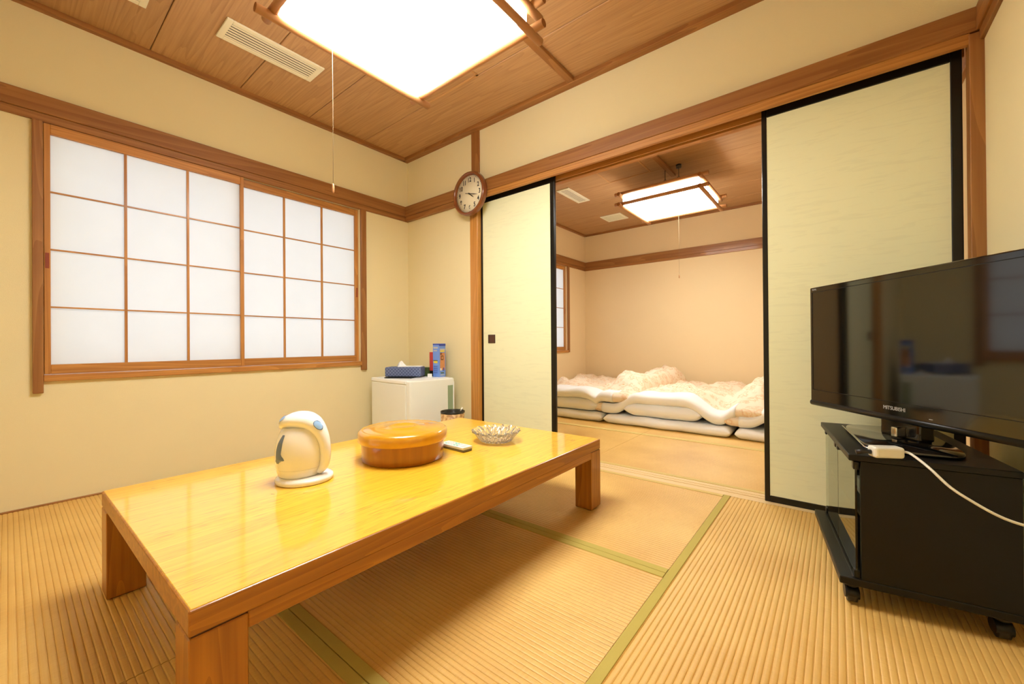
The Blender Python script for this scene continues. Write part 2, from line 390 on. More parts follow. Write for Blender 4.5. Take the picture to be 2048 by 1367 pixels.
# access hatches framed by thin strips
def hatch(x0, x1, y0, y1, z, par):
    for (a, b, c, d) in ((x0, x1, y0, y0+0.014), (x0, x1, y1-0.014, y1), (x0, x0+0.014, y0, y1), (x1-0.014, x1, y0, y1)):
        MB().box(a, b, c, d, z-0.004, z+0.002, 0.001, 1).obj('hatch_strip', 'ceilstrip', par)
hatch(0.785, 1.245, -0.82, -0.395, ZC, ce)
hatch(1.145, 1.56, 1.185, 1.60, ZC2, ce2)

# ------------------------------------------------------------------ walls
def wall(name, mat, boxes):
    mb = MB()
    for b in boxes: mb.box(*b)
    return struct(mb.obj(name, mat))
H = 2.40
wy0, wy1, wz0, wz1 = -2.046, -0.424, 0.610, 1.803     # window opening, near room
vy0, vy1, vz0, vz1 = 1.06, 2.69, 0.640, 1.803         # window opening, far room
wall('wall_left', 'wall', [(XW-WT, XW, YB-0.1, wy0, -0.05, H), (XW-WT, XW, wy1, 0.034, -0.05, H), (XW-WT, XW, wy0, wy1, -0.05, wz0), (XW-WT, XW, wy0, wy1, wz1, H)])
wall('wall_left_far_room', 'wall2', [(XW-WT, XW, 0.034, vy0, -0.05, H), (XW-WT, XW, vy1, D+0.1, -0.05, H), (XW-WT, XW, vy0, vy1, -0.05, vz0), (XW-WT, XW, vy0, vy1, vz1, H)])
wall('wall_far', 'wall', [(XW, 0.775, YF, 0.145, -0.05, H), (0.775, W, YF, 0.145, 1.86, H)])
wall('wall_far_room_end', 'wall2', [(XW-0.05, W+0.05, D, D+0.1, -0.05, H)])
wall('wall_right', 'wall', [(W, W+0.1, YB-0.1, 0.16, -0.05, H)])
wall('wall_right_far_room', 'wall2', [(W, W+0.1, 0.16, D+0.1, -0.05, H)])
wall('wall_back', 'wall', [(XW-0.1, W+0.1, YB-0.1, YB, -0.05, H)])

# posts
def trim(n, mat, *b, bev=0.002, label=None):
    mb = MB()
    for q in (b if isinstance(b[0], tuple) else (b,)): mb.box(*q, bev, 1)
    o = struct(mb.obj('trim_%d' % n, mat))
    if label: o['label'] = label
    return o
trim(2, 'post', (0.753, 0.830, 0.022, 0.16, -0.04, ZK+0.02), label='wooden post beside the cream sliding door')
trim(3, 'trim_z', (0.772, 0.852, 0.022, 0.10, ZN1-0.01, ZC-0.02), label='upper run of the post above the clock')
trim(4, 'trim_z', (3.2735, W+0.01, -0.005, 0.05, -0.04, 1.832), label='wooden corner post at the right end of the opening')
# picture rail boards and lintel strips
trim(5, 'trim_y', (XW-0.01, 0.006, YB, 0.0, ZN0, ZN1), label='dark wooden rail board along the window wall')
trim(6, 'trim_y', (XW-0.01, -0.001, YB, 0.0, ZK, ZN0), label='lintel strip under the rail on the window wall')
trim(7, 'trim_x', (-0.02, W+0.01, -0.006, 0.06, ZN0, ZN1), label='dark wooden rail board over the sliding doors')
trim(8, 'trim_x', (-0.02, 0.84, 0.001, 0.06, ZK, ZN0), label='lintel strip under the rail left of the post')
# grooved head track over the sliding doors
mb = MB()
mb.box(0.832, 3.276, 0.001, 0.020, ZK, ZN0+0.03); mb.box(0.832, 3.276, 0.020, 0.083, ZN0+0.006, ZN0+0.03)
mb.box(0.832, 3.276, 0.083, 0.092, ZK, ZN0+0.03); mb.box(0.832, 3.276, 0.092, 0.117, ZN0+0.006, ZN0+0.03); mb.box(0.832, 3.276, 0.117, 0.155, ZK, ZN0+0.03)
o = struct(mb.obj('trim_9', 'frame_x')); o['label'] = 'grooved wooden head track of the sliding doors'
trim(10, 'trim_y', (W-0.02, W+0.01, YB, -0.006, ZN0, ZN1), label='dark wooden rail board along the right wall')
trim(11, 'trim_y', (W-0.012, W+0.01, YB, -0.006, ZK, ZN0), label='lintel strip on the right wall')
trim(12, 'trim_x', (0, W, YB-0.01, YB+0.018, ZK, ZN1))
# ceiling edge mouldings
trim(13, 'trim_y', (XW-0.01, 0.018, YB, 0.0, 2.314, ZC+0.005), label='moulding where the window wall meets the ceiling')
trim(14, 'trim_x', (-0.02, W, -0.018, 0.04, 2.314, ZC+0.005), label='moulding where the far wall meets the ceiling')
trim(15, 'trim_y', (W-0.018, W+0.01, YB, 0, 2.314, ZC+0.005))
trim(16, 'trim_x', (0, W, YB-0.01, YB+0.018, 2.314, ZC+0.005))
trim(17, 'trim_y', (XW-0.01, 0.018, 0.145, D, 2.304, ZC2+0.005))
trim(18, 'trim_x', (0, W, D-0.018, D+0.01, 2.304, ZC2+0.005))
trim(19, 'trim_y', (W-0.018, W+0.01, 0.145, D, 2.304, ZC2+0.005))
trim(20, 'trim_x', (0, W, 0.145, 0.165, 2.304, ZC2+0.005))
trim(21, 'trim_y', (XW-0.01, 0.006, 0.145, D, ZN0, ZN1)); trim(22, 'trim_y', (XW-0.01, -0.001, 0.145, D, ZK, ZN0))
trim(23, 'trim_x', (0, W, D-0.018, D+0.01, ZN0, ZN1)); trim(24, 'trim_x', (0, W, D-0.011, D+0.01, ZK, ZN0))
trim(25, 'trim_y', (W-0.018, W+0.01, 0.145, D, ZK, ZN1))
# floor edge strips
trim(26, 'trim_y', (XW-0.01, 0.0, YB, 0.0, -0.045, 0.006), label='thin strip where the window wall meets the mats')
trim(27, 'trim_x', (0.0, 0.76, 0.0225, 0.04, -0.045, 0.006))
trim(28, 'trim_y', (W-0.004, W+0.01, YB, 0.0, -0.045, 0.006))

# ------------------------------------------------------------------ windows with shoji
def window(idx, y0, y1, z0, z1, jamb_drop0, jamb_drop1, lab):
    """y0..y1 outer edges of both sashes; two sliding sashes, three by four panes each"""
    o = bpy.data.objects.new('window_%d' % idx, None); COL.objects.link(o); o['kind'] = 'structure'; o['label'] = lab
    MB().box(-0.05, 0.008, y0-0.036, y0-0.002, jamb_drop0, ZK, 0.003, 2).obj('jamb', 'trim_z', o)
    MB().box(-0.05, 0.008, y1+0.002, y1+0.046, jamb_drop1, ZK, 0.003, 2).obj('jamb', 'trim_z', o)
    MB().box(-0.10, 0.008, y0-0.002, y1+0.002, z0-0.033, z0-0.002, 0.003, 2).obj('sill', 'frame_y', o)
    # frosted outside pane is not visible; the paper is lit by the daylight behind it
    mid = (y0+y1)/2
    for k in (0, 1):
        if k == 0: a, b, xf = y0, mid+0.014, -0.004
        else: a, b, xf = mid-0.012, y1, -0.036
        xb_ = xf-0.026
        s = bpy.data.objects.new('shoji_sash', None); COL.objects.link(s); s.parent = o
        st = 0.019 if k == 0 else 0.026; stl = 0.021
        zt, zb = z1, z0
        MB().box(xb_, xf, a, a+stl, zb, zt, 0.002, 1).obj('stile', 'frame_z', s)
        MB().box(xb_, xf, b-st, b, zb, zt, 0.002, 1).obj('stile', 'frame_z', s)
        MB().box(xb_, xf, a+stl, b-st, zb, zb+0.045, 0.002, 1).obj('rail', 'frame_y', s)
        MB().box(xb_, xf, a+stl, b-st, zt-0.047, zt, 0.002, 1).obj('rail', 'frame_y', s)
        ya, yb, za, zb2 = a+stl, b-st, zb+0.045, zt-0.047
        for i in (1, 2):
            c = ya+(yb-ya)*i/3
            MB().box(xf-0.017, xf-0.004, c-0.0055, c+0.0055, za, zb2, 0.0008, 1).obj('muntin', 'frame_z', s)
        for i in (1, 2, 3):
            c = za+(zb2-za)*i/4
            MB().box(xf-0.016, xf-0.006, ya, yb, c-0.0035, c+0.0035, 0.0006, 1).obj('muntin', 'frame_y', s)
        for i in range(3):
            for j in range(4):
                p0 = ya+(yb-ya)*i/3; p1 = ya+(yb-ya)*(i+1)/3; q0 = za+(zb2-za)*j/4; q1 = za+(zb2-za)*(j+1)/4
                MB().box(xf-0.0185, xf-0.0175, p0, p1, q0, q1).obj('paper_pane', 'shoji', s)
        pm = (a+0.0105) if k == 0 else (b-0.013)
        if k == 0: MB().box(xf-0.001, xf+0.0012, pm-0.0065, pm+0.0065, z0+0.50, z0+0.573, 0.0006, 1).obj('finger_pull', 'redwood', s)
        else: MB().box(xf-0.001, xf+0.0012, pm-0.006, pm+0.006, z0+0.50, z0+0.573, 0.0006, 1).obj('finger_pull', 'redwood', s)
    return o
window(1, -2.046, -0.424, 0.613, ZK-0.002, 0.526, 0.543, 'wide sliding paper window on the left wall')
window(2, 1.06, 2.69, 0.645, ZK-0.002, 0.60, 0.615, 'sliding paper window in the far room')

# ------------------------------------------------------------------ sliding doors (fusuma)
def fusuma(idx, x0, x1, y0, lab, pull=None, stl=0.021, st=0.026):
    o = bpy.data.objects.new('door_%d' % idx, None); COL.objects.link(o); o['kind'] = 'structure'; o['label'] = lab
    y1 = y0+0.021; z0, z1 = -0.002, 1.834
    MB().box(x0+0.01, x1-0.01, y0+0.003, y1-0.003, z0+0.01, z1-0.01).obj('paper_panel', 'fpaper', o)
    MB().box(x0, x0+stl, y0, y1, z0, z1, 0.003, 2).obj('stile', 'lacquer', o)
    MB().box(x1-st, x1, y0, y1, z0, z1, 0.003, 2).obj('stile', 'lacquer', o)
    MB().box(x0+stl, x1-st, y0, y1, z0, z0+0.030, 0.003, 2).obj('rail', 'lacquer', o)
    MB().box(x0+stl, x1-st, y0, y1, z1-0.050, z1, 0.003, 2).obj('rail', 'lacquer', o)
    if pull:
        cx, cz = pull
        mb = MB(); t = 0.006
        for b in ((cx-.033, cx+.033, y0-.001, y0+.006, cz+.025, cz+.031), (cx-.033, cx+.033, y0-.001, y0+.006, cz-.031, cz-.025),
                  (cx-.033, cx-.027, y0-.001, y0+.006, cz-.031, cz+.031), (cx+.027, cx+.033, y0-.001, y0+.006, cz-.031, cz+.031)): mb.box(*b)
        p = mb.obj('door_pull', 'bronze', o)
        box('recess', 'brown', cx-.027, cx+.027, y0+.0015, y0+.0035, cz-.025, cz+.025, p)
    return o
fusuma(1, 0.822, 1.478, 0.061, 'cream paper sliding door left of the opening, by the post', (0.9285, 0.776), stl=0.0245, st=0.034)
fusuma(2, 2.628, 3.267, 0.061, 'cream paper sliding door right of the opening, behind the television', st=0.031)
fusuma(3, 0.84, 1.455, 0.094, 'hidden sliding door behind the left one')
fusuma(4, 2.66, 3.245, 0.094, 'hidden sliding door behind the right one')

# ------------------------------------------------------------------ ceiling lamps
def lamp(label, cx, cy, z, zc, glow, bat):
    t = thing('pendant_lamp', label, 'lamp', (cx, cy, z), 0, 'square paper pendant lamps with crossed wooden rods')
    hx, hy, h = 0.338, 0.330, 0.092
    MB().box(-hx+0.004, hx-0.004, -hy+0.004, hy-0.004, 0.004, 0.008).obj('diffuser', glow, t)
    for sgn in (-1, 1):
        MB().box(sgn*(hx-0.010)-0.002, sgn*(hx-0.010)+0.002, -hy+0.01, hy-0.01, 0.010, h-0.006).obj('side_panel', glow, t)
        MB().box(-hx+0.01, hx-0.01, sgn*(hy-0.010)-0.002, sgn*(hy-0.010)+0.002, 0.010, h-0.006).obj('side_panel', glow, t)
    MB().box(-hx+0.005, hx-0.005, -hy+0.005, hy-0.005, h-0.004, h+0.002).obj('top_plate', 'plasticw', t)
    r = 0.0162
    for zz in (0.0, h):
        for sgn in (-1, 1):
            for ax in (0, 1):
                e = (hx if ax == 0 else hy)+0.062; c = sgn*((hy if ax == 0 else hx)+0.006); dz = zz+(r*0.5 if ax == 0 else -r*0.5)
                P = (lambda s_: (s_, c, dz)) if ax == 0 else (lambda s_: (c, s_, dz))
                ro = MB().tube([P(-e), P(e)], r, 14).obj('rod', 'rodwood', t)
                for s_ in (-1, 1):
                    MB().tube([P(s_*(e-0.0005)), P(s_*(e+0.0006))], r*0.93, 14).obj('rod_end', 'rodend', ro)
    for sgn in (-1, 1):
        for k in (-1, 0, 1):
            MB().tube([(-hx*0.35+k*0.045+0.05, sgn*(hy-0.002), 0.0), (-hx*0.35+k*0.045+0.05, sgn*(hy-0.002), h)], 0.003, 6).obj('slat', 'rodwood', t)
            MB().tube([(sgn*(hx-0.002), k*0.045, 0.0), (sgn*(hx-0.002), k*0.045, h)], 0.003, 6).obj('slat', 'rodwood', t)
    top = zc-z
    for dx in (-0.02, 0.10):
        MB().tube([(dx, -0.10 if dx < 0 else -0.10, top-0.004), (dx, -0.10, top-0.10)], 0.0028, 6).obj('chain', 'metal', t)
        for s_ in (-1, 1):
            MB().tube([(dx, -0.10, top-0.10), (dx+0.10*s_*0.6, -0.10+s_*0.05, h+0.012)], 0.0022, 6).obj('chain', 'metal', t)
    MB().lathe([(0.0, top-0.03), (0.022, top-0.03), (0.024, top-0.002), (0.0, top-0.002)], 20, 0.10, -0.10).obj('hook_cap', 'metal', t)
    return t
lamp('large bright square paper lamp with wooden rods, cut by the top edge of the photo', 1.635, -1.208, 1.955, ZC, 'lamp', None)
lamp('smaller-looking square paper lamp hanging in the far room over the bedding', 1.703, 1.712, 2.005, ZC2, 'lamp_b', None)
# hanging battens on the ceiling
b = MB().box(1.632, 1.676, -1.30, -0.012, ZC-0.022, ZC-0.0005, 0.002, 1).obj('ceiling_batten', 'trim_y')
tag(b, 'wooden batten on the ceiling running from the near lamp to the far wall', 'batten')
b = MB().box(1.68, 1.722, 1.16, 1.80, ZC2-0.022, ZC2-0.0005, 0.002, 1).obj('ceiling_batten', 'trim_y')
tag(b, 'short wooden batten on the far room ceiling above its lamp', 'batten')
def pull(label, x, y, z0, z1, mat='cord', rr=0.0008):
    t = thing('pull_cord', label, 'cord', (x, y, z1), 0, 'lamp pull cords')
    MB().tube([(0, 0, 0.018), (0.001, 0.0005, (z0-z1)*0.5), (0, 0, z0-z1)], rr, 6).obj('string', mat, t)
    MB().lathe([(0.0015, 0.022), (0.0038, 0.018), (0.0048, 0.004), (0.0044, -0.010), (0.003, -0.014), (0.001, -0.015)], 12).obj('toggle', 'rodwood', t)
pull('long pull cord with a small wooden toggle hanging from the near lamp', 1.349, -1.347, 1.962, 1.357)
pull('thin pull cord hanging from the far room lamp', 1.714, 1.904, 2.012, 1.372, 'cord', 0.0006)

# ------------------------------------------------------------------ ceiling vents
def vent(label, x0, x1, y0, y1, z, n, along, fine=False):
    t = thing('ceiling_vent', label, 'vent', ((x0+x1)/2, (y0+y1)/2, z), 0, 'ivory ceiling vents')
    hx, hy = (x1-x0)/2, (y1-y0)/2; e = 0.028
    for b in ((-hx, hx, -hy, -hy+e), (-hx, hx, hy-e, hy), (-hx, -hx+e, -hy+e, hy-e), (hx-e, hx, -hy+e, hy-e)):
        MB().box(*b, -0.010, -0.0005, 0.002, 1).obj('frame', 'ventw', t)
    MB().box(-hx+e, hx-e, -hy+e, hy-e, -0.0066, -0.0008).obj('backing', 'ventd' if not fine else 'greenp', t)
    for i in range(n):
        f = (i+0.5)/n
        if along == 'y':
            w = (2*hx-2*e)/n; c = -hx+e+f*(2*hx-2*e)
            MB().box(c-w*0.31, c+w*0.31, -hy+e, hy-e, -0.0085, -0.0064, 0.0006, 1).obj('slat', 'ventw', t)
        else:
            w = (2*hy-2*e)/n; c = -hy+e+f*(2*hy-2*e)
            MB().box(-hx+e, hx-e, c-w*0.31, c+w*0.31, -0.0085, -0.0064, 0.0006, 1).obj('slat', 'ventw', t)
    return t
vent('long ivory slatted ceiling vent beside the near lamp', 0.422, 0.602, -1.482, -1.003, ZC, 6, 'y')
vent('ivory ceiling vent cut off by the top edge of the photo', 0.368, 0.63, -2.0, -1.742, ZC, 9, 'y')
vent('long ivory slatted vent on the far room ceiling, nearer the door', 0.622, 0.768, 1.435, 1.90, ZC2, 6, 'y')
vent('squarish ivory vent on the far room ceiling, nearer the far corner', 0.572, 0.842, 2.535, 2.795, ZC2, 10, 'x', True)

# ------------------------------------------------------------------ clock
ck = thing('wall_clock', 'round brown wall clock with cream dial hanging on the post', 'clock', (0.800, -0.008, 1.842))
def disc_y(mb, r0, r1, y0, y1, seg=64):
    """ring between radii facing -y"""
    rings = []
    for (r, y) in ((r0, y0), (r1, y0), (r1, y1), (r0, y1)):
        rings.append([(r*math.cos(2*PI*i/seg), y, r*math.sin(2*PI*i/seg)) for i in range(seg)])
    return mb.ring_surface(rings+[rings[0]], cap=False)
def lathe_y(prof, seg=64, cap=True):
    mb = MB(); rings = [[(r*math.cos(2*PI*i/seg), y, r*math.sin(2*PI*i/seg)) for i in range(seg)] for r, y in prof]
    return mb.ring_surface(rings, cap=cap)
lathe_y([(0.158, 0.0), (0.162, -0.008), (0.160, -0.026), (0.155, -0.036), (0.146, -0.041), (0.139, -0.036), (0.135, -0.028), (0.133, -0.018)], cap=False).obj('rim', 'clockrim', ck)
lathe_y([(0.136, -0.004), (0.1345, -0.0185), (0.002, -0.0185)]).obj('dial', 'dial', ck)
for h_ in range(1, 13):
    a = PI/2-h_*PI/6
    text_obj('numeral', str(h_), 0.046, 'ink', ck, (0.101*math.cos(a), -0.0192, 0.101*math.sin(a)), (PI/2, 0, 0), 0.0003, 0.80, 0.0011)
for q in range(60):
    pass
mb = MB()
for q in range(60):
    a = q*PI/30; r0, r1 = (0.124, 0.130)
    c, s_ = math.cos(a), math.sin(a); w = 0.0009 if q % 5 else 0.002
    vs = [mb.bm.verts.new((c*r-s_*w*k, -0.0190, s_*r+c*w*k)) for r, k in ((r0, -1), (r1, -1), (r1, 1), (r0, 1))]
    mb.bm.faces.new(vs)
mb.obj('minute_marks', 'ink', ck)
def hand(name, ang, L, w, tail, y):
    c, s_ = math.cos(ang), math.sin(ang)
    pts = [(-tail, -w*0.8), (L*0.6, -w), (L, -w*0.15), (L, w*0.15), (L*0.6, w), (-tail, w*0.8)]
    mb = MB(); vs = [mb.bm.verts.new((a*c-b*s_, y, a*s_+b*c)) for a, b in pts]; vb = [mb.bm.verts.new((a*c-b*s_, y+0.001, a*s_+b*c)) for a, b in pts]
    mb.bm.faces.new(vs); mb.bm.faces.new(list(reversed(vb)))
    for i in range(6): mb.bm.faces.new((vs[i], vs[(i+1) % 6], vb[(i+1) % 6], vb[i]))
    return mb.obj(name, 'ink', ck)
hand('minute_hand', PI/2-17.4*PI/30, 0.086, 0.0026, 0.04, -0.0245)
hand('hour_hand', PI/2-(4.27)*PI/6, 0.056, 0.0034, 0.012, -0.0225)
lathe_y([(0.005, -0.0185), (0.005, -0.0265), (0.0005, -0.027)], 16).obj('hand_boss', 'ink', ck)

# ------------------------------------------------------------------ low table
tb = thing('low_table', 'low rectangular oak table with a glossy honey top on the mats', 'table', (1.598, -1.2155, 0), math.radians(0.45))
TX, TY, TZ = 0.455, 0.757, 0.3033
MB().box(-TX, TX, -TY, TY, TZ-0.045, TZ-0.0012, 0.003, 2).obj('edge_frame', 'table_y', tb)
MB().box(-TX+0.004, TX-0.004, -TY+0.004, TY-0.004, TZ-0.004, TZ, 0.001, 1).obj('tabletop', 'top', tb)
for sx in (-1, 1):
    for sy in (-1, 1):
        x0, x1 = sorted((sx*TX, sx*(TX-0.082))); y0, y1 = sorted((sy*TY, sy*(TY-0.088)))
        MB().box(x0, x1, y0, y1, 0.0025, TZ-0.048, 0.002, 1).obj('leg', 'table_z', tb)
        MB().box(x0+0.004 if sx < 0 else x0+0.004, x1-0.004, y0+0.004, y1-0.004, TZ-0.05, TZ-0.044).obj('leg_shadow_gap', 'brown', tb)
    x0, x1 = sorted((sx*(TX-0.0005), sx*(TX-0.024)))
    MB().box(x0, x1, -TY+0.088, TY-0.088, TZ-0.076, TZ-0.044, 0.002, 1).obj('apron', 'table_y', tb)

# small wear marks stay on the lacquer as flat specks
mb = MB()
for (x, y, L, a) in ((1.5925, -1.665, 0.014, 0.5), (1.66, -1.60, 0.016, 1.2), (1.80, -1.045, 0.016, 0.2), (1.24, -1.87, 0.012, 0.9)):
    c, s_ = math.cos(a), math.sin(a); w = 0.0012
    vs = [mb.bm.verts.new((x-1.598+c*u-s_*v, y+1.2155+s_*u+c*v, TZ+0.0003)) for u, v in ((-L/2, -w), (L/2, -w*0.3), (L/2, w*0.5), (-L/2, w))]
    mb.bm.faces.new(vs)
mb.obj('scratch_marks', 'brown', tb)

# ------------------------------------------------------------------ electric kettle (local x = towards the handle)
kt = thing('electric_kettle', 'cream electric kettle with blue marks on its round base', 'kettle', (1.5345, -1.547, TZ+0.0006), math.radians(36))
MB().lathe([(0.0, 0.0), (0.081, 0.0), (0.0845, 0.002), (0.0845, 0.010), (0.0825, 0.0145), (0.078, 0.0165), (0.070, 0.019), (0.0, 0.019)], 56, rad=lambda a, z: 1.0+0.05*max(0, math.cos(a))**3).obj('power_base', 'kettle', kt)
body = MB().lathe([(0.0, 0.018), (0.061, 0.018), (0.0645, 0.024), (0.0708, 0.05), (0.0738, 0.078), (0.0722, 0.105), (0.068, 0.132), (0.060, 0.155), (0.051, 0.172), (0.0, 0.176)], 56, cx=-0.0135,
                  rad=lambda a, z: 1.0).obj('body', 'kettle', kt)
# seam rings on the body
mb = MB(); rings = []
for (r, z) in ((0.0686, 0.0452), (0.0690, 0.0452), (0.0690, 0.0457), (0.0686, 0.0457)):
    rings.append([(-0.0135+(r+0.0012)*math.cos(2*PI*i/56), (r+0.0012)*math.sin(2*PI*i/56), z) for i in range(56)])
mb.ring_surface(rings, cap=False).obj('seam', 'grey', body)
# lid housing sweeping into the handle
path = [(-0.076, 0.164), (-0.070, 0.173), (-0.056, 0.184), (-0.038, 0.191), (-0.016, 0.195), (0.010, 0.193), (0.030, 0.184), (0.047, 0.168), (0.060, 0.146), (0.068, 0.120), (0.0715, 0.092), (0.070, 0.064), (0.063, 0.042), (0.050, 0.028)]
hw = [0.006, 0.022, 0.038, 0.049, 0.053, 0.050, 0.043, 0.034, 0.026, 0.021, 0.018, 0.0165, 0.016, 0.015]
ht = [0.004, 0.012, 0.020, 0.0245, 0.027, 0.027, 0.0245, 0.021, 0.0185, 0.017, 0.0165, 0.0155, 0.014, 0.011]
def catm(P, n=4):
    out = []
    for i in range(len(P)-1):
        p0 = P[max(i-1, 0)]; p1 = P[i]; p2 = P[i+1]; p3 = P[min(i+2, len(P)-1)]
        for k in range(n):
            t = k/n
            out.append(tuple(0.5*((2*b)+(-a+c)*t+(2*a-5*b+4*c-d)*t*t+(-a+3*b-3*c+d)*t**3) for a, b, c, d in zip(p0, p1, p2, p3)))
    out.append(P[-1]); return out
full = catm([(p[0], p[1], w_, h_) for p, w_, h_ in zip(path, hw, ht)])
mb = MB(); rings = []
for i, (px_, pz_, w_, h_) in enumerate(full):
    a = full[max(i-1, 0)]; b = full[min(i+1, len(full)-1)]
    t = Vector((b[0]-a[0], 0, b[1]-a[1])).normalized(); nrm = Vector((-t.z, 0, t.x))
    rings.append([Vector((px_, 0, pz_))+Vector((0, 1, 0))*w_*math.cos(2*PI*k/24)+nrm*h_*math.sin(2*PI*k/24) for k in range(24)])
mb.ring_surface(rings).obj('lid_and_handle', 'kettle', kt)
MB().tube([(0.030, 0, 0.030), (0.060, 0, 0.034)], 0.013, 14, ry=0.008).obj('handle_foot', 'kettle', kt)
def patch_on(name, mat, pts, surf, par):
    """flat print: polygon fan laid on a surface function"""
    mb = MB(); vs = [mb.bm.verts.new(surf(*p)) for p in pts]; mb.bm.faces.new(vs); bmesh.ops.triangulate(mb.bm, faces=mb.bm.faces)
    return mb.obj(name, mat, par)
def kr(z):
    tab = [(0.018, 0.061), (0.024, 0.0645), (0.05, 0.0708), (0.078, 0.0738), (0.105, 0.0722), (0.132, 0.068), (0.155, 0.060), (0.172, 0.051)]
    for (z0, r0), (z1, r1) in zip(tab[:-1], tab[1:]):
        if z <= z1: return r0+(r1-r0)*(z-z0)/(z1-z0)
    return 0.047
def kbody(a, z): r = kr(z)+0.0008; return (-0.0135+r*math.cos(a), r*math.sin(a), z)
# water window on the left flank (camera side is -y)
mb = MB(); prev = None
for i in range(15):
    f = i/14; z = 0.068+0.088*f
    wl = math.radians(3+11*math.sin(PI*min(1, (1-f)*0.85+0.1))); wr = math.radians(2+13*max(0, 1-abs(f-0.16)/0.16)+9*(1-f))
    if f < 0.1: wr = math.radians(4+60*f); wl = math.radians(4+90*f)
    a0 = math.radians(241+13*f)
    pr_ = [mb.bm.verts.new(kbody(a0-wl+(wl+wr)*k/5, z)) for k in range(6)]
    if prev:
        for k in range(5): mb.bm.faces.new((prev[k], prev[k+1], pr_[k+1], pr_[k]))
    prev = pr_
mb.obj('water_gauge', 'slate', body)
# printed marks on the lid
def lid_pt(u, v):
    """u along path 0..1, v across -1..1 on the top surface"""
    x = u*(len(full)-1); i = int(x); f = x-i; A = full[i]; B = full[min(i+1, len(full)-1)]
    px_, pz_, w_, h_ = [A[j]*(1-f)+B[j]*f for j in range(4)]
    a = full[max(i-1, 0)]; b = full[min(i+2, len(full)-1)]
    t = Vector((b[0]-a[0], 0, b[1]-a[1])).normalized(); nrm = Vector((-t.z, 0, t.x))
    ang = PI/2+v*PI/2
    return Vector((px_, 0, pz_))+Vector((0, -1, 0))*-w_*1.02*math.cos(ang)+nrm*(h_+0.0012)*math.sin(ang)+nrm*0.0004
def lidpatch(name, mat, pts, lift=0.0):
    """print laid on the lid: rings shrinking to the centre so that it follows the curve"""
    mb = MB(); cu = sum(p[0] for p in pts)/len(pts); cv = sum(p[1] for p in pts)/len(pts); prev = None
    for k in range(5, -1, -1):
        f = k/5
        ring = [mb.bm.verts.new(lid_pt(cu+(u-cu)*f, cv+(v-cv)*f)+Vector((0, -lift, lift))) for u, v in pts] if k else [mb.bm.verts.new(lid_pt(cu, cv)+Vector((0, -lift, lift)))]
        if prev:
            n = len(prev)
            for i in range(n):
                j = (i+1) % n
                mb.bm.faces.new((prev[i], prev[j], ring[j], ring[i]) if k else (prev[i], prev[j], ring[0]))
        prev = ring
    return mb.obj(name, mat, kt)
def circ(u0, v0, ru, rv, n=20): return [(u0+ru*math.cos(2*PI*i/n), v0+rv*math.sin(2*PI*i/n)) for i in range(n)]
lidpatch('spout_print', 'blue1', circ(0.185, 0.50, 0.050, 0.20), 0.0004)
lidpatch('spout_arrow', 'blue2', [(0.165, 0.36), (0.19, 0.40), (0.215, 0.36), (0.235, 0.24), (0.20, 0.28), (0.17, 0.30)], 0.0009)
lidpatch('power_button_ring', 'slate', circ(0.535, 0.42, 0.046, 0.30), 0.0004)
lidpatch('power_button', 'blue1', circ(0.535, 0.42, 0.040, 0.255), 0.0009)

# ------------------------------------------------------------------ round lacquered tea box
oh = thing('round_wooden_box', 'round honey-lacquered wooden tea box with lid beside the kettle', 'box', (1.5735, -1.1865, TZ+0.0006))
MB().lathe([(0.0, 0.0), (0.149, 0.0), (0.153, 0.004), (0.154, 0.03), (0.1565, 0.075), (0.157, 0.09), (0.0, 0.09)], 72).obj('body', 'ohitsu', oh)
lid = MB().lathe([(0.158, 0.072), (0.166, 0.072), (0.1685, 0.076), (0.1690, 0.098), (0.166, 0.108), (0.158, 0.1135), (0.151, 0.1150), (0.1485, 0.1135), (0.146, 0.1150),
                  (0.10, 0.1175), (0.062, 0.1185), (0.058, 0.1215), (0.050, 0.1225), (0.044, 0.1205), (0.040, 0.1185), (0.0, 0.1180)], 72, cap=False).obj('lid', 'ohitsul', oh)

# ------------------------------------------------------------------ remote control
rc = thing('remote_control', 'pale slim remote control lying beside the round wooden box', 'remote', (1.649, -0.9805, TZ+0.0004), math.radians(-1.5))
MB().box(-0.073, 0.073, -0.0255, 0.0255, 0.0, 0.010, 0.003, 2).obj('underside', 'remoted', rc)
MB().box(-0.073, 0.073, -0.0265, 0.0265, 0.009, 0.0195, 0.002, 2).obj('body', 'remote', rc)
for i in range(5):
    for j in range(3):
        MB().box(-0.05+i*0.017, -0.039+i*0.017, -0.017+j*0.013, -0.009+j*0.013, 0.019, 0.0206, 0.0008, 1).obj('key', 'teal' if (i == 3 or (i+j) % 4 == 0) else 'grey', rc)
MB().box(0.042, 0.062, -0.016, 0.016, 0.019, 0.0199).obj('display', 'grey', rc)

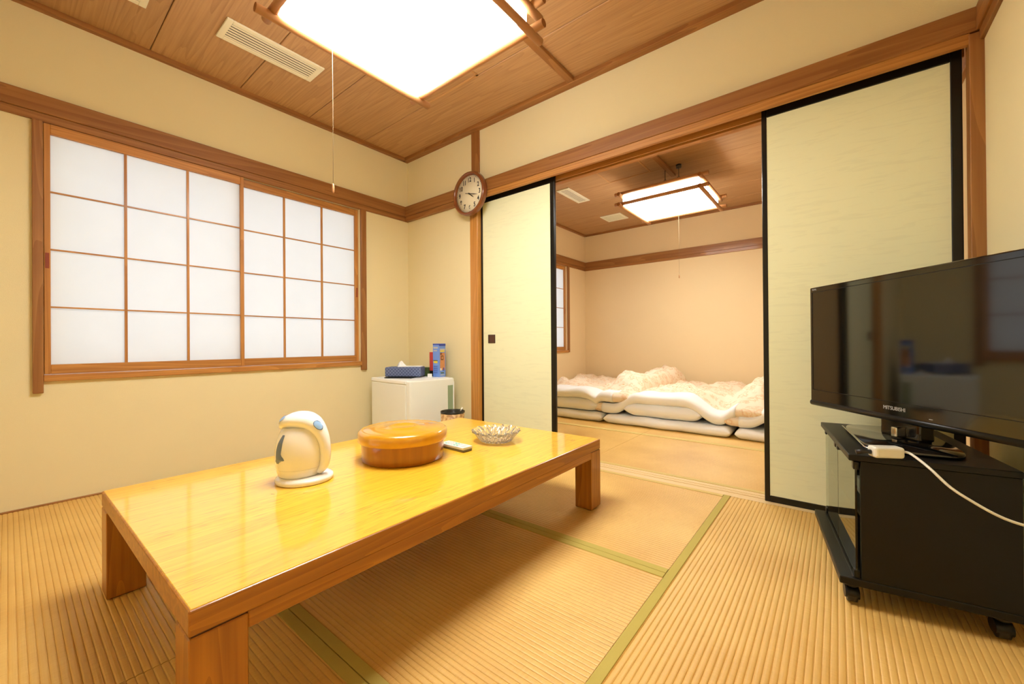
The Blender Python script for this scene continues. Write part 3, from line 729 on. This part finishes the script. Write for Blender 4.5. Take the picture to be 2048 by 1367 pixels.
# ------------------------------------------------------------------ cut-glass ashtray
at = MB(); N = 48
def wav(a, amp, k=16): return 1+amp*abs(math.sin(k*a/2))
prof = [(0.0, 0.0, 0), (0.064, 0.0, 0), (0.070, 0.003, .02), (0.080, 0.016, .05), (0.094, 0.033, .06), (0.106, 0.046, .06), (0.110, 0.0495, .05), (0.104, 0.0500, .03), (0.094, 0.043, .02), (0.082, 0.028, .0), (0.072, 0.014, 0), (0.066, 0.010, 0), (0.0, 0.009, 0)]
rings = []
NS = 96
for pi_, (r, z, amp) in enumerate(prof):
    rg = []
    for i in range(NS):
        a = 2*PI*(i+(pi_ % 2)*0.5)/NS
        rr = r*(1+amp*(0.5-abs(((a*16/(2*PI)) % 1)-0.5)*2*0.9)); zz = z
        if 1 <= pi_ <= 6: rr += 0.0022*(1 if (i+pi_*2) % 4 < 2 else -1)
        if 8 <= pi_ <= 10: rr += 0.0012*(1 if (i+pi_) % 4 < 2 else -1)
        if pi_ in (5, 6, 7): zz += 0.0035*math.cos(a*16)
        rg.append((max(rr, 0.0005)*math.cos(a), max(rr, 0.0005)*math.sin(a), zz))
    rings.append(rg)
at.ring_surface(rings, smooth=False)
ao = at.obj('glass_ashtray', 'crystal'); ao.location = (1.692, -0.772, TZ+0.001)
tag(ao, 'clear cut-glass ashtray on the far end of the low table', 'ashtray')

# ------------------------------------------------------------------ fridge
FA = math.atan2(-0.034, 0.524)
fr = thing('mini_fridge', 'small white refrigerator in the corner below the window', 'fridge', (0.1, -0.40, 0), FA)
FW, FD, FH = 0.525, 0.385, 0.49          # local x along its side, local y depth
MB().box(0.0, FW-0.058, 0.0, FD, 0.015, FH-0.030, 0.006, 2).obj('body', 'fridge', fr)
MB().box(-0.002, FW-0.050, -0.003, FD, FH-0.030, FH, 0.008, 3).obj('top_cover', 'fridget', fr)
dr = MB().box(FW-0.052, FW, -0.002, FD+0.001, 0.02, FH-0.001, 0.012, 3).obj('door', 'fridge', fr)
MB().box(FW-0.001, FW+0.002, FD-0.062, FD-0.014, 0.16, FH-0.055, 0.001, 1).obj('door_grip', 'greenp', dr)
MB().box(FW-0.004, FW+0.004, FD-0.010, FD-0.004, 0.05, FH-0.03, 0.001, 1).obj('edge_strip', 'fridget', dr)
for (a, b) in ((0.04, 0.04), (0.04, FD-0.04), (FW-0.05, 0.04), (FW-0.05, FD-0.04)):
    MB().lathe([(0.014, 0.0022), (0.014, 0.02)], 14, a, b).obj('foot', 'rubber', fr)

FT = FH+0.0008
# tray, tissue box, boxes and small things on the fridge
tr = MB().box(-0.11, 0.10, -0.075, 0.06, 0, 0.006, 0.001, 1).obj('black_booklet', 'black', None, (0.335, -0.285, FT), math.radians(30))
tag(tr, 'flat black folder under the tissue box on the fridge', 'folder')
ts = thing('tissue_box', 'tissue box in a navy woven cover on the fridge', 'tissue box', (0.315, -0.245, FT+0.007), math.radians(36))
MB().box(-0.136, 0.136, -0.066, 0.066, 0.0, 0.072, 0.008, 3).obj('cover', 'denim', ts)
MB().box(-0.05, 0.125, -0.03, 0.045, 0.0715, 0.0775, 0.003, 2).obj('box_top', 'tissue', ts)
mb = MB(); rings = []
for k in range(7):
    f = k/6; w = 0.030*(1-f)**0.7+0.003
    rings.append([(-0.03+w*math.cos(2*PI*i/14)*(1+0.35*math.sin(i*2.3+k)), 0.45*w*math.sin(2*PI*i/14)*(1+0.4*math.cos(i*1.7+k)), 0.0715+0.045*f) for i in range(14)])
mb.ring_surface(rings).obj('tissue', 'tissue', ts)
bb = thing('blue_carton', 'tall blue printed carton standing at the back of the fridge top', 'carton', (0.505, -0.0705, FT), math.radians(3))
MB().box(-0.034, 0.034, -0.034, 0.034, 0, 0.254, 0.001, 1).obj('carton', plain('carton_blue', S(112, 152, 232), 0.4, coat=0.3, var=0.08, vscale=40), bb)
# prints on the -y side
e = 0.0346
def pr_y(name, mat, x0, x1, z0, z1): box(name, mat, x0, x1, -e, -e+0.0008, z0, z1, bb)
def pr_x(name, mat, y0, y1, z0, z1): box(name, mat, e-0.0008, e, y0, y1, z0, z1, bb)
pr_y('band', 'blue2', -0.034, 0.034, 0.243, 0.252); pr_x('band', 'blue2', -0.034, 0.034, 0.236, 0.252)
pr_y('text_line', 'grey', -0.026, 0.02, 0.216, 0.228); pr_y('text_line', 'grey', -0.026, 0.012, 0.196, 0.205)
pr_y('badge', 'green', -0.030, 0.018, 0.121, 0.127); pr_y('badge', 'yellow', -0.026, 0.016, 0.104, 0.121)
pr_y('text_line', 'blue1', -0.028, 0.022, 0.094, 0.099)
for z in (0.03, 0.045, 0.06, 0.075): pr_y('text_line', 'blue2', -0.026, 0.016, z, z+0.004)
pr_x('title_band', 'grey', -0.024, 0.028, 0.205, 0.214); pr_x('title', 'yellow', -0.024, 0.024, 0.190, 0.203)
pr_x('picture', 'skin', -0.024, 0.026, 0.052, 0.184); pr_x('picture_hair', 'brown', -0.024, -0.004, 0.168, 0.184)
MB().box(e-0.0006, e+0.0004, -0.016, 0.010, 0.128, 0.162).obj('picture_detail', 'brown', bb)
MB().box(e-0.0006, e+0.0006, -0.010, 0.004, 0.134, 0.156).obj('picture_detail', 'skin', bb)
MB().box(e-0.0006, e+0.0006, -0.024, -0.010, 0.048, 0.066).obj('picture_detail', 'white', bb)
MB().box(e-0.0006, e+0.0006, 0.008, 0.018, 0.046, 0.070).obj('picture_detail', 'blue2', bb)
pr_x('text_line', 'green', -0.018, 0.014, 0.026, 0.034); pr_x('text_line', 'grey', -0.020, 0.024, 0.012, 0.018)
rb = thing('red_carton', 'narrow red and black carton behind the blue carton', 'carton', (0.435, -0.062, FT))
MB().box(-0.020, 0.024, -0.03, 0.03, 0.045, 0.188, 0.001, 1).obj('upper_sleeve', 'red', rb); MB().box(-0.018, 0.022, -0.028, 0.028, 0, 0.046, 0.001, 1).obj('lower_tray', 'black', rb)
gb = MB().box(-0.05, 0.03, -0.03, 0.03, 0, 0.068, 0.004, 2).obj('green_tin', 'green', None, (0.37, -0.075, FT), 0.1); tag(gb, 'dark green tin behind the tissue box on the fridge', 'tin')
wc = MB().box(-0.016, 0.016, -0.006, 0.006, 0, 0.026, 0.001, 1).obj('white_card', 'white', None, (0.482, -0.145, FT), 0.6); tag(wc, 'small white card standing in front of the red carton', 'card')

# ------------------------------------------------------------------ waste bin
bn = thing('waste_bin', 'round brown patterned waste bin with a dark liner by the post', 'bin', (0.795, -0.205, 0.003))
MB().lathe([(0.0, 0.0), (0.068, 0.0), (0.072, 0.01), (0.083, 0.262), (0.0815, 0.262), (0.070, 0.012), (0.0, 0.011)], 36).obj('bucket', 'kraft', bn)
MB().lathe([(0.0838, 0.258), (0.0845, 0.268), (0.083, 0.271), (0.079, 0.266), (0.072, 0.10), (0.0, 0.08)], 36, rad=lambda a, z: 1+0.012*math.sin(a*9)+0.008*math.sin(a*17+z*90), cap=False).obj('liner', 'liner', bn)
MB().tube([(0.0, 0.085, 0.24), (0.01, 0.087, 0.275), (0.02, 0.075, 0.284), (0.015, 0.06, 0.262)], [0.003, 0.008, 0.007, 0.003], 8).obj('liner_knot', 'plasticw', bn)

# ------------------------------------------------------------------ television stand and television
SA = math.atan2(0.142, 0.990)            # depth direction v in world
st = thing('television_stand', 'black wheeled television stand with glass doors by the right wall', 'tv stand', (2.8985, -0.684, 0), SA)
# local x = depth (towards the wall), local y = along the front
SL, SD = 0.530, 0.350
for (a, b) in ((0.030, 0.030), (0.030, SL-0.030), (SD-0.030, 0.030), (SD-0.030, SL-0.030)):
    cs = MB().tube([(a-0.011, b, 0.0245), (a+0.011, b, 0.0245)], 0.0215, 20).obj('caster', 'rubber', st)
    MB().lathe([(0.010, 0.044), (0.018, 0.050), (0.018, 0.0605)], 14, a, b).obj('caster_fork', 'rubber', cs)
    MB().tube([(a-0.016, b, 0.030), (a+0.016, b, 0.030)], 0.0225, 16, ry=0.017).obj('caster_hood', 'black', cs)
MB().box(0, SD, 0, SL, 0.060, 0.080, 0.002, 1).obj('base_board', 'blackm', st)
MB().box(0.030, 0.033, 0.01, SL-0.01, 0.0795, 0.0815).obj('door_track', 'rubber', st)
MB().box(0.022, SD, 0.0, SL, 0.408, 0.425, 0.002, 1).obj('top_board', 'blackm', st)
MB().box(0.048, SD-0.002, 0.002, 0.017, 0.080, 0.408, 0.001, 1).obj('side_panel', 'blackm', st)
MB().box(0.048, SD-0.002, SL-0.017, SL-0.002, 0.080, 0.408, 0.001, 1).obj('side_panel', 'blackm', st)
MB().box(SD-0.008, SD-0.003, 0.017, SL-0.017, 0.080, 0.408).obj('back_panel', 'blackm', st)
MB().box(0.055, SD-0.01, 0.017, SL-0.017, 0.238, 0.250, 0.001, 1).obj('shelf', 'blackm', st)
for k in (0, 1):
    y0, y1 = (0.006, SL/2-0.002) if k == 0 else (SL/2+0.002, SL-0.006)
    g = MB().box(0.036, 0.041, y0, y1, 0.0845, 0.398, 0.0005, 1).obj('glass_door', 'doorglass', st)
    hy = y0+0.012 if k == 0 else y1-0.012
    for z in (0.088, 0.392):
        MB().box(0.033, 0.046, hy-0.010, hy+0.010, z-0.009, z+0.012, 0.001, 1).obj('hinge', 'black', g)
    MB().box(0.030, 0.036, (y1-0.03) if k == 0 else (y0+0.008), (y1-0.008) if k == 0 else (y0+0.03), 0.385, 0.402, 0.001, 1).obj('door_catch', 'rubber', g)
# things inside the stand
vb = thing('set_top_box', 'silvery white box on the shelf behind the glass door', 'box', (2.972, -0.605, 0.2515), SA)
MB().box(0, 0.16, 0, 0.22, 0, 0.045, 0.003, 2).obj('case', 'plasticw', vb)
MB().box(-0.001, 0.001, 0.02, 0.2, 0.014, 0.02).obj('slot', 'grey', vb)
wh = MB().box(0, 0.09, 0, 0.09, 0, 0.035, 0.004, 2).obj('white_adapter', 'plasticw', None, (2.965, -0.652, 0.081), SA)
tag(wh, 'small white box on the bottom of the television stand', 'box')

# television: local x along the screen (to the right in view), local y = backwards; origin under the middle
TVA = math.atan2(-0.788, 0.616)
TVH, Z0, Z1 = 0.357, 0.489, 0.955
tv = thing('television', 'black flat screen television on its stand by the right wall', 'television', (3.033, -0.413, 0.4262), TVA)
zz = lambda z: z-0.4262
MB().box(-TVH, TVH, 0.0, 0.030, zz(Z0)+0.008, zz(Z1), 0.004, 2).obj('bezel', 'blackg', tv)
MB().box(-TVH+0.05, TVH-0.05, 0.028, 0.075, zz(Z0)+0.04, zz(Z1)-0.04, 0.015, 3).obj('back_shell', 'black', tv)
fx0, fx1, fz0, fz1 = -TVH+0.0145, TVH-0.0145, zz(Z0)+0.060, zz(Z1)-0.019
MB().box(fx0+.002, fx1-.002, -0.0012, 0.002, fz0+.002, fz1-.002).obj('screen', 'screen', tv)
mb = MB()
for b in ((fx0, fx1, -0.0022, 0.0, fz0, fz0+0.002), (fx0, fx1, -0.0022, 0.0, fz1-0.002, fz1), (fx0, fx0+0.002, -0.0022, 0.0, fz0, fz1), (fx1-0.002, fx1, -0.0022, 0.0, fz0, fz1)): mb.box(*b)
mb.obj('screen_rim', 'black', tv)
MB().tube([(-TVH+0.002, 0.006, zz(Z0)+0.010), (TVH-0.002, 0.006, zz(Z0)+0.010)], 0.011, 14).obj('lower_bar', 'black', tv)
text_obj('maker_name', 'MITSUBISHI', 0.0165, 'grey', tv, (0.004, -0.0006, zz(Z0)+0.040), (PI/2, 0, 0), 0.0003, 0.9)
text_obj('series_name', 'REAL', 0.0095, 'grey', tv, (-TVH+0.026, -0.0006, zz(Z1)-0.0095), (PI/2, 0, 0), 0.0003, 1.1)
box('standby_light', 'grey', 0.112, 0.122, -0.0008, 0.0002, zz(Z0)+0.026, zz(Z0)+0.0275, tv)
# pedestal: a swivel neck on a plate that stays square to the stand
MB().box(-0.060, 0.070, 0.012, 0.060, 0.012, zz(Z0)+0.03, 0.006, 2).obj('neck', 'blackg', tv)
MB().box(0.012, 0.030, -0.020, 0.0125, 0.018, 0.050, 0.004, 2).obj('neck_latch', 'chrome', tv)
def plate(s_, z, mb_rings, hx=0.203, hy=0.108):
    mb_rings.append([(s_*hx*math.copysign(abs(math.cos(2*PI*i/72))**0.4, math.cos(2*PI*i/72)), s_*hy*math.copysign(abs(math.sin(2*PI*i/72))**0.4, math.sin(2*PI*i/72)), z) for i in range(72)])
rings = []
for q in ((0.97, 0.0), (1.0, 0.002), (1.0, 0.008), (0.985, 0.0115), (0.05, 0.015)): plate(*q, rings)
pb = MB().ring_surface(rings).obj('pedestal_plate', 'blackg', tv, (0.0, 0.012, 0), math.radians(-81.8)-TVA)
MB().tube([(-0.175, -0.1085, 0.006), (0.165, -0.1085, 0.006), (0.188, -0.102, 0.006), (0.199, -0.088, 0.006)], 0.0026, 8).obj('plate_rim', 'chrome', pb)

# white plug adapter with its cable
ad = thing('power_adapter', 'white plug block with a white cable on the edge of the television stand', 'adapter', (2.9985, -0.664, 0.4262), math.radians(30))
MB().box(-0.036, 0.036, -0.017, 0.017, 0.0, 0.030, 0.007, 3).obj('block', 'plasticw', ad)
MB().tube([(-0.036, 0.0, 0.014), (-0.052, 0.003, 0.014), (-0.068, 0.008, 0.010)], 0.006, 10).obj('plug', 'rubber', ad)
cb = MB()
cpts = [(3.027, -0.647, 0.442), (3.045, -0.655, 0.443), (3.066, -0.690, 0.430), (3.080, -0.715, 0.418), (3.11, -0.725, 0.385), (3.149, -0.725, 0.357), (3.188, -0.72, 0.334), (3.224, -0.71, 0.321), (3.265, -0.69, 0.312), (3.302, -0.64, 0.305)]
cp = catm(cpts, 5)
cable = cb.tube(cp, 0.0032, 10).obj('cable', 'plasticw', ad)
cable.matrix_parent_inverse = (Matrix.Translation(ad.location) @ Matrix.Rotation(math.radians(30), 4, 'Z')).inverted()

# ------------------------------------------------------------------ bedding
def edgepar(L, r, n, k=6):
    """positions 0..L with quarter-round weight at both ends -> list of (pos, g)"""
    out = []
    for i in range(k+1):
        a = (PI/2)*i/k; out.append((r*(1-math.cos(a)), math.sin(a)))
    for i in range(1, n): out.append((r+(L-2*r)*i/n, 1.0))
    for i in range(k, -1, -1):
        a = (PI/2)*i/k; out.append((L-r*(1-math.cos(a)), math.sin(a)))
    return out
def pad(x0, x1, y0, y1, mid, T, rx, ry, nx=24, ny=16, seed=0.0, amp=0.0, nscale=6, tophook=None, xr=None, off=0.0, yr=None, ramp=0.0):
    """closed cushion: mid(x,y) height of the middle, T(x,y) thickness"""
    X = edgepar(x1-x0, rx, nx); Y = edgepar(y1-y0, ry, ny)
    mb = MB(); bm = mb.bm
    Xs = [(x0+p, g) for p, g in X]; Ys = [(y0+p, g) for p, g in Y]
    if xr: Xs = [q for q in Xs if xr[0] <= q[0] <= xr[1]]
    if yr: Ys = [q for q in Ys if yr[0] <= q[0] <= yr[1]]
    def P(x, y, gx, gy, s_):
        g = gx*gy; t = T(x, y)*g/2
        h = mid(x, y)+s_*t
        if amp: h += amp*g*noise.noise(Vector((x*nscale, y*nscale, seed)))*(1 if s_ > 0 else 0.35)
        if tophook and s_ > 0: h += tophook(x, y)*g
        yy_ = y
        if ramp: yy_ = y+ramp*noise.noise(Vector((x*5, seed, 3.0)))*(1-min(1, (y-y0)/0.3))
        return Vector((x, yy_, h))
    top = [[P(x, y, gx, gy, 1) for x, gx in Xs] for y, gy in Ys]
    bot = [[P(x, y, gx, gy, -1) for x, gx in Xs] for y, gy in Ys]
    if off:
        ny_ = len(Ys); nx_ = len(Xs)
        for j in range(ny_):
            for i in range(nx_):
                top[j][i].z += off; bot[j][i].z -= off
                top[j][i].y -= off*(1.6 if Ys[j][1] < 0.999 else 0.0); bot[j][i].y -= off*(1.6 if Ys[j][1] < 0.999 else 0.0)
    vt = [[bm.verts.new(p) for p in r] for r in top]; vb_ = [[bm.verts.new(p) for p in r] for r in bot]
    nj, ni = len(vt), len(vt[0])
    for j in range(nj-1):
        for i in range(ni-1):
            bm.faces.new((vt[j][i], vt[j][i+1], vt[j+1][i+1], vt[j+1][i])).smooth = True
            bm.faces.new((vb_[j][i], vb_[j+1][i], vb_[j+1][i+1], vb_[j][i+1])).smooth = True
    loop_t = [vt[0][i] for i in range(ni)]+[vt[j][ni-1] for j in range(1, nj)]+[vt[nj-1][i] for i in range(ni-2, -1, -1)]+[vt[j][0] for j in range(nj-2, 0, -1)]
    loop_b = [vb_[0][i] for i in range(ni)]+[vb_[j][ni-1] for j in range(1, nj)]+[vb_[nj-1][i] for i in range(ni-2, -1, -1)]+[vb_[j][0] for j in range(nj-2, 0, -1)]
    n = len(loop_t)
    for i in range(n):
        try: bm.faces.new((loop_t[i], loop_b[i], loop_b[(i+1) % n], loop_t[(i+1) % n])).smooth = True
        except ValueError: pass
    bmesh.ops.remove_doubles(bm, verts=bm.verts, dist=0.00005)
    return mb
def sstep(a, b, x): t = max(0, min(1, (x-a)/(b-a))); return t*t*(3-2*t)
MT = 0.078
beds = [(0.10, 1.185, 'leftmost, half hidden by the cream sliding door', 0), (1.205, 2.255, 'middle of the three, whole front edge in view', 1), (2.285, 3.28, 'rightmost, half hidden by the right sliding door', 2)]
for (x0, x1, where, k) in beds:
    xc = (x0+x1)/2
    mt = pad(x0, x1, 1.29, 3.17, lambda x, y: 0.0035+MT/2, lambda x, y: MT, 0.05, 0.045, 30, 24, seed=k*3.1, amp=0.010, nscale=7, ramp=0.010).obj('futon_mattress', 'cotton')
    tag(mt, ['white futon mattress on the far room mats, leftmost, beside the cream sliding door', 'white futon mattress on the far room mats, middle one, fully in view', 'white futon mattress on the far room mats, rightmost, cut by the right sliding door'][k], 'mattress', 'futon mattresses side by side')
    px = [0.80, 1.715, 2.80][k]
    pl = pad(px-0.32, px+0.32, 1.312, 1.69, lambda x, y: 0.0035+MT+0.065, lambda x, y: 0.122, 0.10, 0.085, 16, 10, seed=k+9.0, amp=0.006).obj('pillow', 'cotton')
    tag(pl, ['white pillow at the left, on the leftmost mattress', 'white pillow on the middle mattress under the fold of its duvet', 'white pillow hidden under the rightmost duvet'][k], 'pillow', 'white pillows')
    dx0, dx1 = [(-0.0, 1.44), (1.06, 2.46), (2.19, 3.285)][k]
    def midf(x, y, px=px, dx0=dx0, dx1=dx1, k=k):
        # lower surface of the duvet rides on the pillow, and over the neighbour at its right end
        base = 0.0035+MT+0.010
        pil = 0.112*(1-sstep(0.20, 0.44, abs(x-px)))*(1-sstep(1.62, 1.95, y))
        right = (0.100*sstep(1.02, 1.16, x) if k == 0 else 0.072*sstep(2.17, 2.30, x) if k == 1 else 0)
        t = 0.088+0.03*sstep(1.5, 1.9, y)
        return base+max(pil, right)+t/2
    def Tf(x, y): return 0.088+0.03*sstep(1.5, 1.9, y)
    def hook(x, y, k=k, dx1=dx1, dx0=dx0):
        g = sstep(1.50, 1.85, y)
        v = 0.075*g*(0.55+noise.noise(Vector((x*3.1+k*5, y*2.2, 1.3))))
        v += 0.050*g*noise.noise(Vector((x*8+k, y*6, 4.2)))
        v += 0.040*abs(noise.noise(Vector((x*15+k, y*8, 7.2))))*g
        if k == 0: v += 0.045*math.exp(-((x-1.25)/0.16)**2)*g
        if k == 1: v += 0.07*math.exp(-((x-2.44)/0.18)**2)*g
        return max(v, -0.02)
    du = thing('duvet', ['floral duvet with a white collar, leftmost, its right end lying over the middle one', 'floral duvet with a white collar, middle one, draped over its pillow', 'floral duvet with a white collar, rightmost, cut by the right sliding door'][k], 'duvet', (0, 0, 0), 0, 'floral duvets with white collars')
    body_ = pad(dx0, dx1, 1.325, 3.12, midf, Tf, 0.07, 0.055, 60, 56, seed=k*2.7+1, amp=0.018, nscale=6, tophook=hook, ramp=0.02).obj('cover', 'floral', du)
    col_ = pad(dx0, dx1, 1.325, 3.12, midf, Tf, 0.07, 0.055, 60, 56, seed=k*2.7+1, amp=0.018, nscale=6, tophook=hook, ramp=0.02, xr=(dx0+0.11, dx1-[0.14, 0.17, 0.05][k]), yr=(1.0, 1.56), off=0.004).obj('collar', 'cotton', du)
